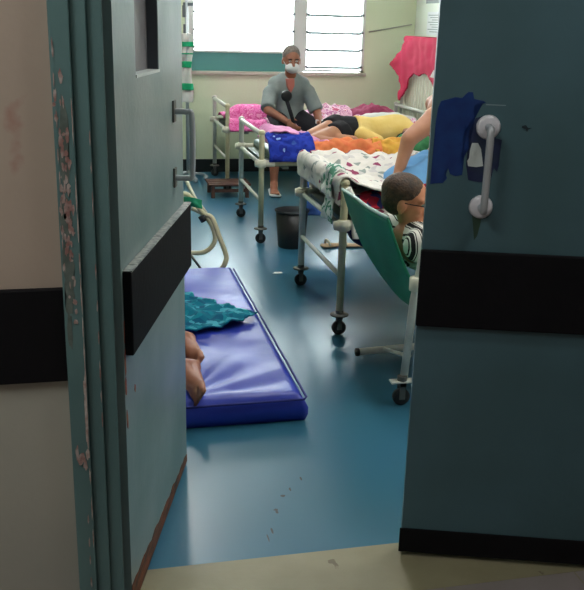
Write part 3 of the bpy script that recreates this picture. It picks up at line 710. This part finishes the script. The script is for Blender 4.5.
b2 = BM(); lump(b2, V((1.910,6.33,.715)), V((2.030,6.33,.715)), .135, .12, (0,1,.4), .86, caps=False); lump(b2, V((2.030,6.33,.715)), ch, .12, .142, (0,1,.4), .8); lump(b2, ch, V((2.350,6.2,.71)), .1, .07, caps=False); lump(b2, ch, V((2.230,6.52,.74)), .1, .07, caps=False)
lump(b2, V((1.930,6.20,.70)), V((2.030,6.12,.665)), .06, .05)
clothe('shirt', b2, M['yellow'], p2, .011)
b2 = BM(); lump(b2, hip, V((1.940,6.33,.715)), .132, .125, (0,1,.4), .84)
for hp, kp in ((V((1.790,6.26,.70)), V((1.510,6.02,.675))), (V((1.790,6.38,.735)), V((1.530,6.16,.69)))): lump(b2, hp, hp.lerp(kp,.3), .108, .098, caps=False)
clothe('shorts', b2, M['trou'], p2, .011)
b2 = BM(); ellip(b2, P(0,-.024,.042), .082, .094, .084, rot); obj('hair', b2, M['hair'], p2, True)

# ------------------------------------------------------------------ bare-chested person sitting on the near bed
body = BM()
pl_ = V((1.930,4.52,.77)); ch = V((1.880,4.50,1.02)); 
lump(body, pl_, V((1.920,4.52,.88)), .14, .13, (0,1,0), .78); lump(body, V((1.920,4.52,.88)), ch, .13, .15, (0,1,0), .7)
lump(body, ch+V((0,-.09,.06)), ch+V((0,.09,.06)), .07, .07); nk = V((1.850,4.5,1.17)); lump(body, ch, nk, .08, .055); nk = nk+V((.06,.02,-.01)); lump(body, ch+V((.02,0,.08)), nk, .07, .055); lump(body, nk, nk+V((.03,.01,.07)), .055,.052)
P, rot = head(body, nk+V((.075,.03,.15)), (-1,.1,.15))
a, e, w = on_v(434,119,4.32), on_v(409,139,4.28), on_v(399,171,4.30)
lump(body, ch+V((0,-.06,.06)), a, .062, .062); lump(body, a, e, .056, .044); lump(body, e, w, .042, .029); hand(body, w, (-.5,-.1,-.55), (.5,0,-1), 1, .3)
a, e, w = ch+V((0,.19,.05)), V((1.990,4.78,.86)), V((1.810,4.70,.70))
lump(body, ch+V((0,.08,.06)), a, .055, .055); lump(body, a, e, .05, .042); lump(body, e, w, .042, .029); hand(body, w, (-1,0,-.2), (0,0,-1), 1, .3)
for s_, kp, ap in ((-1, V((1.73,4.26,.735)), V((1.90,4.46,.70))), (1, V((1.74,4.62,.735)), V((1.86,4.36,.69)))):
    lump(body, pl_+V((-.04,s_*.09,-.02)), kp, .09, .058); lump(body, kp, ap, .052, .036); foot(body, ap, (.2,-s_*.8,-.1), (0,0,1), .9)
p3 = fleshy('person', body, M['skin2'], vox=.01, sm=3)
tag(p3, 'bare-chested person leaning on one arm on the near bed, mostly behind the right door', 'person')
b2 = BM(); ellip(b2, P(0,-.024,.042), .082, .094, .084, rot); obj('hair', b2, M['hair'], p3, True); eyes(P, 1, p3)
o = heap('lap_cloth', 1.78, 4.36, .68, .29, .28, .15, M['sky'], seed=52, amp=.35, k=7); tag(o, 'light blue cloth over the lap of the bare-chested person', 'cloth')

# ------------------------------------------------------------------ green canvas chair on wheels with its occupant
rt = empty('reclining_chair', (1.2,3.45,0)); tag(rt, 'wheeled chair with tall green canvas back and grey tubular frame beside the right door', 'chair')
def L_(*p): return [V(q)-V((1.2,3.45,0)) for q in p]
for nm, v, lab in (('rear_post', 3.10, 1), ('rear_post', 3.80, 0)):
    bm = BM()
    if lab: tube(bm, L_((1.195,3.10,.10),(1.215,3.10,.45),(1.25,3.10,.70),(1.27,3.10,.76)), .0165, 12)
    else: tube(bm, L_((1.66,3.84,.03),(1.30,3.84,.48),(1.14,3.84,.76)), .0165, 12)
    obj(nm, bm, M['enamel'], rt, True)
bm = BM(); lathe(bm, [(.018,-.03),(.029,-.026),(.029,.026),(.018,.03)], .022, -.35, .515, 16); obj('collar', bm, M['ivory'], rt, True)
bm = BM(); tube(bm, L_((1.12,3.86,.752),(1.105,3.62,.765),(1.10,3.4,.765),(1.115,3.19,.765)), .0075, 12, 5); obj('top_rail', bm, M['piping'], rt, True)
bm = BM(); tube(bm, L_((1.148,3.60,.035),(1.45,3.63,.035),(2.0,3.66,.035)), .0165, 12); o = obj('skid_tube', bm, M['enamel'], rt, True)
bm = BM(); tube(bm, L_((1.144,3.60,.035),(1.158,3.601,.035)), .019, 12); obj('rubber_end', bm, M['rubber'], o, True)
bm = BM(); tube(bm, L_((1.285,3.61,.04),(1.26,3.35,.12),(1.22,3.12,.2)), .009, 10); obj('brace', bm, M['enamel'], rt, True)
w, f = caster_bm(0,0); k = obj('caster', f, M['zinc'], rt); k.location = (-.015,-.36,0); obj('wheel', w, M['rubber'], k, True)
bm = BM(); box(bm, -.05, .05, -.02, .02, .1, .108, .002); obj('brake_lever', bm, M['enamel'], k)
def canvas(s, t):   # s across (near to far), t down the back and along the seat
    v = 3.18-.06*min(1,t*2.5)*(1-s)+.68*s; top = spline([(1.115,3.19,.765),(1.10,3.4,.765),(1.105,3.62,.765),(1.12,3.86,.752)], 8); i = min(len(top)-1, int(s*(len(top)-1)+.5)); tp = top[i]
    pr = spline([(0,0,0),(.06,0,-.16),(.13,0,-.30),(.22,0,-.40),(.40,0,-.44),(.62,0,-.40),(.80,0,-.36)], 6)
    q = pr[min(len(pr)-1, int(t*(len(pr)-1)+.5))]; sag = 1+.12*math.sin(math.pi*s)
    return (tp.x+q.x*(1 if t > .3 else sag), v, tp.z+q.z*sag)
o = surf('canvas', 24, 36, canvas, M['canvas'], rt, th=.006); o.location = V((-1.2,-3.45,0))
bm = BM(); tube(bm, L_((1.24,3.10,.5),(1.6,3.10,.40),(2.0,3.10,.38),(2.05,3.10,.02)), .0165, 12); obj('seat_rail', bm, M['enamel'], rt, True)
bm = BM(); tube(bm, L_((1.3,3.84,.42),(1.6,3.84,.40),(2.0,3.84,.38),(2.05,3.84,.02)), .0165, 12); obj('seat_rail', bm, M['enamel'], rt, True)
bm = BM(); tube(bm, L_((2.0,3.10,.38),(2.0,3.84,.38)), .0165, 12); obj('front_rail', bm, M['enamel'], rt, True)
body = BM()
pl_ = V((1.60,3.42,.47)); ch = V((1.335,3.41,.60)); nk = V((1.315,3.43,.69)); hc = V((1.285,3.44,.775))
lump(body, pl_, V((1.48,3.42,.51)), .13, .115, (0,1,0), .72); lump(body, V((1.48,3.42,.51)), ch, .115, .135, (0,1,0), .66)
lump(body, ch+V((-.02,-.09,.03)), ch+V((-.02,.09,.03)), .06, .06); lump(body, ch, nk, .07, .052); lump(body, nk, hc+V((.02,0,-.04)), .050, .052)
P, rot = head(body, hc, (1,-.55,-.15), (-.12,.02,1), 1.0)
for s_ in (-1, 1):
    a = ch+V((-.05,s_*.165,.03)); e = V((1.56,3.42+s_*.25,.52)); w = V((1.80,3.42+s_*.14,.60)); lump(body, ch+V((0,s_*.08,.03)), a, .055,.05); lump(body, a, e, .048,.040); lump(body, e, w, .038,.027); hand(body, w, (1,-s_*.3,-.2), (0,0,-1), 1, .4, s_)
    hp = pl_+V((.03,s_*.09,0)); kp = V((2.06,3.42+s_*.11,.56)); ap = V((2.20,3.42+s_*.11,.13)); lump(body, hp, kp, .085,.06); lump(body, kp, ap, .054,.036); foot(body, ap+V((0,0,-.03)), (1,0,0), (0,0,1))
p4 = fleshy('person', body, M['skin3'], vox=.008, sm=3)
tag(p4, 'person with short dark brown hair and zebra print top resting in the green canvas chair', 'person')
b2 = BM()
ellip(b2, P(0,-.024,.046), .082, .096, .077, rot); ellip(b2, P(0,-.042,.012), .077, .072, .078, rot)
clothe('hair', b2, M['hair'], p4, .007)
eyes(P, 1, p4)
b2 = BM(); tube(b2, [P(.078,-.012,.012),P(.075,.04,.012),P(.058,.085,.010),P(.03,.098,.008)], .0022, 6); tube(b2, [P(-.078,-.012,.012),P(-.075,.04,.012),P(-.058,.085,.010),P(-.03,.098,.008)], .0022, 6); tube(b2, [P(-.03,.098,.008),P(.03,.098,.008)], .0018, 6); obj('spectacles', b2, M['trou'], p4)
b2 = BM(); lump(b2, V((1.54,3.42,.50)), ch, .15, .155, (0,1,0), .72, caps=False); lump(b2, ch+V((-.02,-.10,.03)), ch+V((-.02,.10,.03)), .075,.075); lump(b2, ch, nk+V((.01,0,-.01)), .10, .062, caps=False)
for s_ in (-1, 1): a = ch+V((-.05,s_*.165,.03)); e = V((1.56,3.42+s_*.25,.52)); lump(b2, ch+V((0,s_*.08,.03)), a, .078,.074); lump(b2, a, a.lerp(e,.95), .070,.064, caps=False)
clothe('top', b2, M['zebra'], p4, .01)
b2 = BM()
for s_ in (-1, 1): hp = pl_+V((.0,s_*.09,0)); kp = V((2.06,3.42+s_*.11,.56)); ap = V((2.20,3.42+s_*.11,.13)); lump(b2, hp, kp, .10,.075); lump(b2, kp, kp.lerp(ap,.8), .072,.055, caps=False)
lump(b2, pl_+V((0,-.06,0)), pl_+V((0,.06,0)), .12,.12); clothe('trousers', b2, M['redpr'], p4, .01)

# ------------------------------------------------------------------ blue mattress on the floor, its person and cloth
def ms(s, t):
    return (-.16+.92*s, 3.01+1.87*t)
def mtop(u, v):
    e = min((u+.16), (.76-u), (v-3.01), (4.88-v)); edge = max(0, 1-max(0, e)/.03)
    wr = 0
    for (pu, pv) in ((.30,3.05),(.15,3.9)):
        r = math.hypot(u-pu, v-pv); th = math.atan2(v-pv, u-pu); wr += .0065*math.sin(th*13+r*3)*math.exp(-((r-.28)/.22)**2)
    wr += .006*fbm((u,v,0), 4, 9)+.003*math.sin((v+u*.5)*16)
    return .108+wr*(1-edge)-.028*edge**2
bm = BM(); nu, nv = 60, 110; g = []
for i in range(nu+1):
    g.append([])
    for j in range(nv+1):
        u, v = ms(i/nu, j/nv); g[-1].append(bm.verts.new((u, v, mtop(u, v))))
for i in range(nu):
    for j in range(nv): bm.faces.new((g[i][j], g[i+1][j], g[i+1][j+1], g[i][j+1]))
loop = [g[i][0] for i in range(nu+1)] + [g[nu][j] for j in range(1, nv+1)] + [g[i][nv] for i in range(nu-1, -1, -1)] + [g[0][j] for j in range(nv-1, 0, -1)]
prev = loop; cx_, cy_ = .30, 3.945
for z, o_ in ((.060,.010),(.03,.010),(.002,.0)):
    cur = []
    for k_, v in enumerate(loop):
        d_ = V((v.co.x-cx_, v.co.y-cy_, 0)); q = V((v.co.x, v.co.y, z)); q.x += math.copysign(o_, d_.x) if abs(abs(d_.x)-.46) < .01 else 0; q.y += math.copysign(o_, d_.y) if abs(abs(d_.y)-.935) < .01 else 0
        cur.append(bm.verts.new(q))
    for k_ in range(len(loop)): bm.faces.new((prev[k_], prev[(k_+1) % len(loop)], cur[(k_+1) % len(loop)], cur[k_]))
    prev = cur
bm.faces.new(prev)
o = obj('floor_mattress', bm, M['vinyl'], None, True); tag(o, 'royal blue vinyl mattress lying on the floor beside the open left door', 'mattress')
bm = BM(); tube(bm, [(-.15,3.006,.092),(.3,3.002,.092),(.755,3.006,.092),(.768,3.03,.092),(.768,3.9,.092),(.765,4.87,.092)], .005, 8); obj('seam_piping', bm, mat('dark_blue_piping', col(22,34,120), rough=.7), o, True)
body = BM()
pl_ = V((.02,4.12,.24)); ch = V((-.02,4.5,.24))
lump(body, pl_, V((.0,4.28,.22)), .135, .115, (1,0,0), .75); lump(body, V((.0,4.28,.22)), ch, .115,.145, (1,0,0), .68); lump(body, ch+V((-.1,.02,0)), ch+V((.1,.02,0)), .065,.065)
lump(body, ch, V((-.02,4.68,.22)), .07,.05); P, rot = head(body, (-.02,4.74,.215), (.4,0,1), (0,1,0)) if False else head(body, (-.02,4.76,.21), (.3,0,1), (0,1,.1), .95)
for a, e, w, s_ in ((V((-.17,4.53,.22)), V((-.12,4.3,.16)), V((.0,4.15,.33)), 1), (V((.15,4.53,.22)), V((.26,4.3,.18)), V((.1,4.12,.34)), -1)):
    lump(body, ch, a, .06,.05); lump(body, a, e, .046,.038); lump(body, e, w, .038,.027); hand(body, w, (w-e), (0,0,-1), 1, .4, s_)
# near leg straight with its foot resting on its side, other leg bent
for hp, kp, ap, td, up in ((V((.10,4.08,.22)), V((.10,3.70,.21)), V((.285,3.22,.165)), V((-.08,-1,-.05)), V((-.9,0,.35))), (V((-.06,4.10,.22)), V((-.10,3.80,.36)), V((.305,3.52,.18)), V((-.04,-1,-.02)), V((-.9,-.2,.5)))):
    lump(body, hp, kp, .085,.06); lump(body, kp, kp.lerp(ap,.4), .056,.058); lump(body, kp.lerp(ap,.4), ap, .056,.036); foot(body, ap+V((.01,0,0)), td, up, 1.15)
p5 = fleshy('person', body, M['skin'], vox=.008, sm=7)
tag(p5, 'barefoot person lying on the blue floor mattress, only the feet seen past the left door', 'person')
b2 = BM(); ellip(b2, P(0,-.024,.042), .080, .092, .082, rot); obj('hair', b2, M['hair'], p5, True)
b2 = BM(); lump(b2, pl_, V((.0,4.28,.22)), .15,.135, (1,0,0), .85); lump(b2, V((.0,4.28,.22)), ch, .135,.16, (1,0,0), .75); lump(b2, ch+V((-.1,.02,0)), ch+V((.1,.02,0)), .08,.08); clothe('shirt', b2, M['dblue'], p5)
# teal cloth
edge_pts = [(-.12,4.0),(.1,3.74),(.30,3.70),(.45,3.74),(.56,3.78),(.66,3.84),(.745,3.93),(.66,3.99),(.56,4.10),(.46,4.24),(.36,4.36),(.2,4.42),(0,4.4)]
bm = BM(); g = {}; st = .02
def tv(i, j):
    if (i, j) not in g:
        u, v = -.14+i*st, 3.66+j*st
        hump = .23*math.exp(-((u-.0)/.19)**2*1.2)*(1 if v > 3.9 else math.exp(-((v-3.9)/.12)**2))
        z = .122+hump+.045*abs(fbm((u,v,0), 7, 2))+.02*abs(noise.noise(V((u*16+v*8, v*14, 3)))); g[(i, j)] = bm.verts.new((u, v, z))
    return g[(i, j)]
for i in range(46):
    for j in range(40):
        if inside(-.14+(i+.5)*st, 3.66+(j+.5)*st, edge_pts): bm.faces.new((tv(i,j), tv(i+1,j), tv(i+1,j+1), tv(i,j+1)))
o = obj('teal_wrap', bm, M['tealch'], None, True); s = o.modifiers.new('sub','SUBSURF'); s.levels = 1; s.render_levels = 1; s = o.modifiers.new('thick','SOLIDIFY'); s.thickness = .008
tag(o, 'crumpled teal checked cloth over the person on the blue floor mattress', 'cloth')

# ------------------------------------------------------------------ cream tubular chair beyond the mattress
v0 = 5.12
rt = empty('tubular_chair', (.35,5.3,0)); tag(rt, 'cream tubular chair with bent arms and green cloth beyond the blue mattress', 'chair')
def T(px, py, v): return on_v(px, py, v)-V((.35,5.3,0))
bm = BM(); tube(bm, [T(176,196,v0), T(188,195,v0), T(203,213,v0), T(212,218,v0-.02), T(219,236,v0-.05), T(226,255,v0-.08), T(225,263,v0-.10), T(221,270,v0-.10)], .0155, 12, 6); obj('side_tube', bm, M['cream'], rt, True)
bm = BM(); tube(bm, [T(192,208,v0+.05), T(203,214,v0+.05), T(212,226,v0+.05), T(215,240,v0+.05), T(208,250,v0+.05), T(196,253,v0+.05), T(170,250,v0+.05)], .0145, 12, 6); obj('arm_tube', bm, M['cream'], rt, True)
bm = BM(); tube(bm, [T(184,176,v0+.15), T(195,198,v0+.12), T(206,213,v0+.06)], .011, 10); obj('back_tube', bm, M['ivory'], rt, True)
bm = BM(); tube(bm, [T(190,254,v0), T(201,269,v0)], .008, 8); obj('leg', bm, M['zinc'], rt, True)
bm = BM(); tube(bm, [T(201,216,v0-.02), T(204,221,v0-.02)], .02, 10); obj('rubber_cap', bm, M['rubber'], rt, True)
bm = BM(); tube(bm, [(-.25,-.18,.02),(-.25,-.18,.4)], .0145); tube(bm, [(-.25,.3,.02),(-.25,.3,.62)], .0145); tube(bm, [(.2,.35,.02),(.18,.3,.5)], .0145); obj('leg', bm, M['cream'], rt, True)
bm = BM(); box(bm, -.27, .14, -.17, .33, .385, .405, .006); obj('seat', bm, M['canvas'], rt)
o = surf('green_cloth', 16, 14, lambda s, t: on_v(184+18*s, 197+9*t+3*s*s*1.0, v0-.03-.03*math.sin(s*3)), mat('bright_green_cloth', col(30,150,104), rough=.8), th=.01, amp=.02, seed=6)
tag(o, 'small bright green cloth hung on the cream tubular chair', 'cloth')

# ------------------------------------------------------------------ floor things
rt = empty('waste_bin', (1.30,5.70,0)); tag(rt, 'black plastic bin standing at the foot of the middle bed', 'bin')
bm = BM(); lathe(bm, [(.001,.0),(.088,.0),(.092,.01),(.112,.262),(.106,.262),(.088,.012),(.001,.012)], 0,0,0, 28); obj('bucket_body', bm, M['bin'], rt, True)
bm = BM(); lathe(bm, [(.112,.248),(.119,.25),(.119,.262),(.106,.264)], 0,0,0, 28); obj('rim', bm, mat('bin_rim', col(40,44,48), rough=.35), rt, True)
rt = empty('wooden_footstool', (1.12,7.56,0)); tag(rt, 'low brown slatted wooden stool under the foot of the farthest bed', 'stool')
for i in range(4):
    bm = BM(); box(bm, -.17, .20, -.14+i*.08, -.085+i*.08, .105, .122, .003); obj('slat', bm, M['brown'], rt)
for y in (-.14, .13):
    bm = BM(); box(bm, -.15, -.12, y, y+.03, 0, .105, .002); box(bm, .15, .18, y, y+.03, 0, .105, .002); box(bm, -.12, .15, y+.008, y+.022, .05, .08, .002); obj('leg_frame', bm, M['brown'], rt)
def slipper(u, v, rz, lab):
    rt = empty('slipper', (u, v, 0), rz); tag(rt, lab, 'slipper', 'tan slippers under the blue sheet')
    bm = BM(); lump(bm, (0,-.07,.012), (0,.08,.012), .036, .044, (1,0,0), .27); obj('sole', bm, M['tan'], rt, True)
    bm = BM(); tube(bm, [(-.04,.05,.02),(-.025,.055,.045),(0,.06,.052),(.025,.055,.045),(.04,.05,.02)], .009, 8, 4); obj('strap', bm, M['ivory'], rt, True)
slipper(1.60, 5.66, R(100), 'tan slipper on the floor beneath the hanging blue sheet, the left one')
slipper(1.73, 5.64, R(78), 'tan slipper on the floor beneath the hanging blue sheet, the right one')
bm = BM(); c_ = on_z(277,273); prism(bm, [(-.03,-.01),(.0,-.018),(.034,-.008),(.03,.012),(-.01,.016)], lambda x, y: V((c_.x+x, c_.y+y, .0008)), (0,0,.002)); tag(obj('paper_scrap', bm, M['paper']), 'tiny white scrap of paper on the blue floor', 'paper')
# dark scuffs on the floor inside the doors
bm = BM()
for px, py, w, h in ((283,496,.010,.006),(276,510,.009,.006),(277,512,.005,.012),(272,531,.004,.015),(268,538,.003,.02),(301,479,.004,.012),(290,489,.004,.012)):
    c = on_z(px, py); pl = [(c.x+math.cos(i*.785)*w*rnd.uniform(.6,1.2), c.y+math.sin(i*.785)*h*rnd.uniform(.6,1.3)) for i in range(8)]; prism(bm, pl, lambda x, y: V((x, y, .0002)), (0,0,.0006))
struct('trim_15', bm, mat('floor_scuff', col(34,48,54), rough=.4))

# ------------------------------------------------------------------ added fill lights and daylight
def fill_lamp(name, u, v, z, L, W, mt, lab, along='v'):
    rt = empty(name, (u, v, z)); tag(rt, lab, 'lamp')
    a, b = (W, L) if along == 'v' else (L, W)
    bm = BM(); box(bm, -a/2, a/2, -b/2, b/2, -.05, 0, .004); obj('housing', bm, M['enamel'], rt)
    bm = BM(); box(bm, -a/2+.02, a/2-.02, -b/2+.02, b/2-.02, -.062, -.05); obj('diffuser', bm, mt, rt)
fill_lamp('ceiling_light', 1.2, 4.2, ZC, 1.2, .25, M['tube'], 'ceiling tube light over the near bed')  # out of view, added to light the ward
fill_lamp('ceiling_light', .6, 7.0, ZC, 1.2, .25, M['tube'], 'ceiling tube light nearer the windows')  # out of view, added to light the far end of the ward
fill_lamp('corridor_light', -.8, .75, 2.7, 1.0, .3, M['tube2'], 'ceiling panel on the left of the corridor')  # out of view, added to brighten the corridor's left wall
fill_lamp('corridor_light', 1.25, 1.25, 2.7, .5, .2, M['tube3'], 'small ceiling lamp on the right of the corridor', 'u')  # out of view, added so the right leaf brightens towards its top
fill_lamp('ceiling_light', 2.55, 2.9, ZC, 1.2, .25, M['tube'], 'ceiling tube light just inside the doors')  # out of view, added to brighten the left leaf's visible face
w = bpy.data.worlds.new('daylight'); sc.world = w; w.use_nodes = True
bg = w.node_tree.nodes['Background']; bg.inputs[0].default_value = (.93,.97,1,1); bg.inputs[1].default_value = 16.0
vs = sc.view_settings; vs.view_transform = 'Standard'; vs.look = 'None'; vs.gamma = 1; vs.use_curve_mapping = False; vs.exposure = 0.45
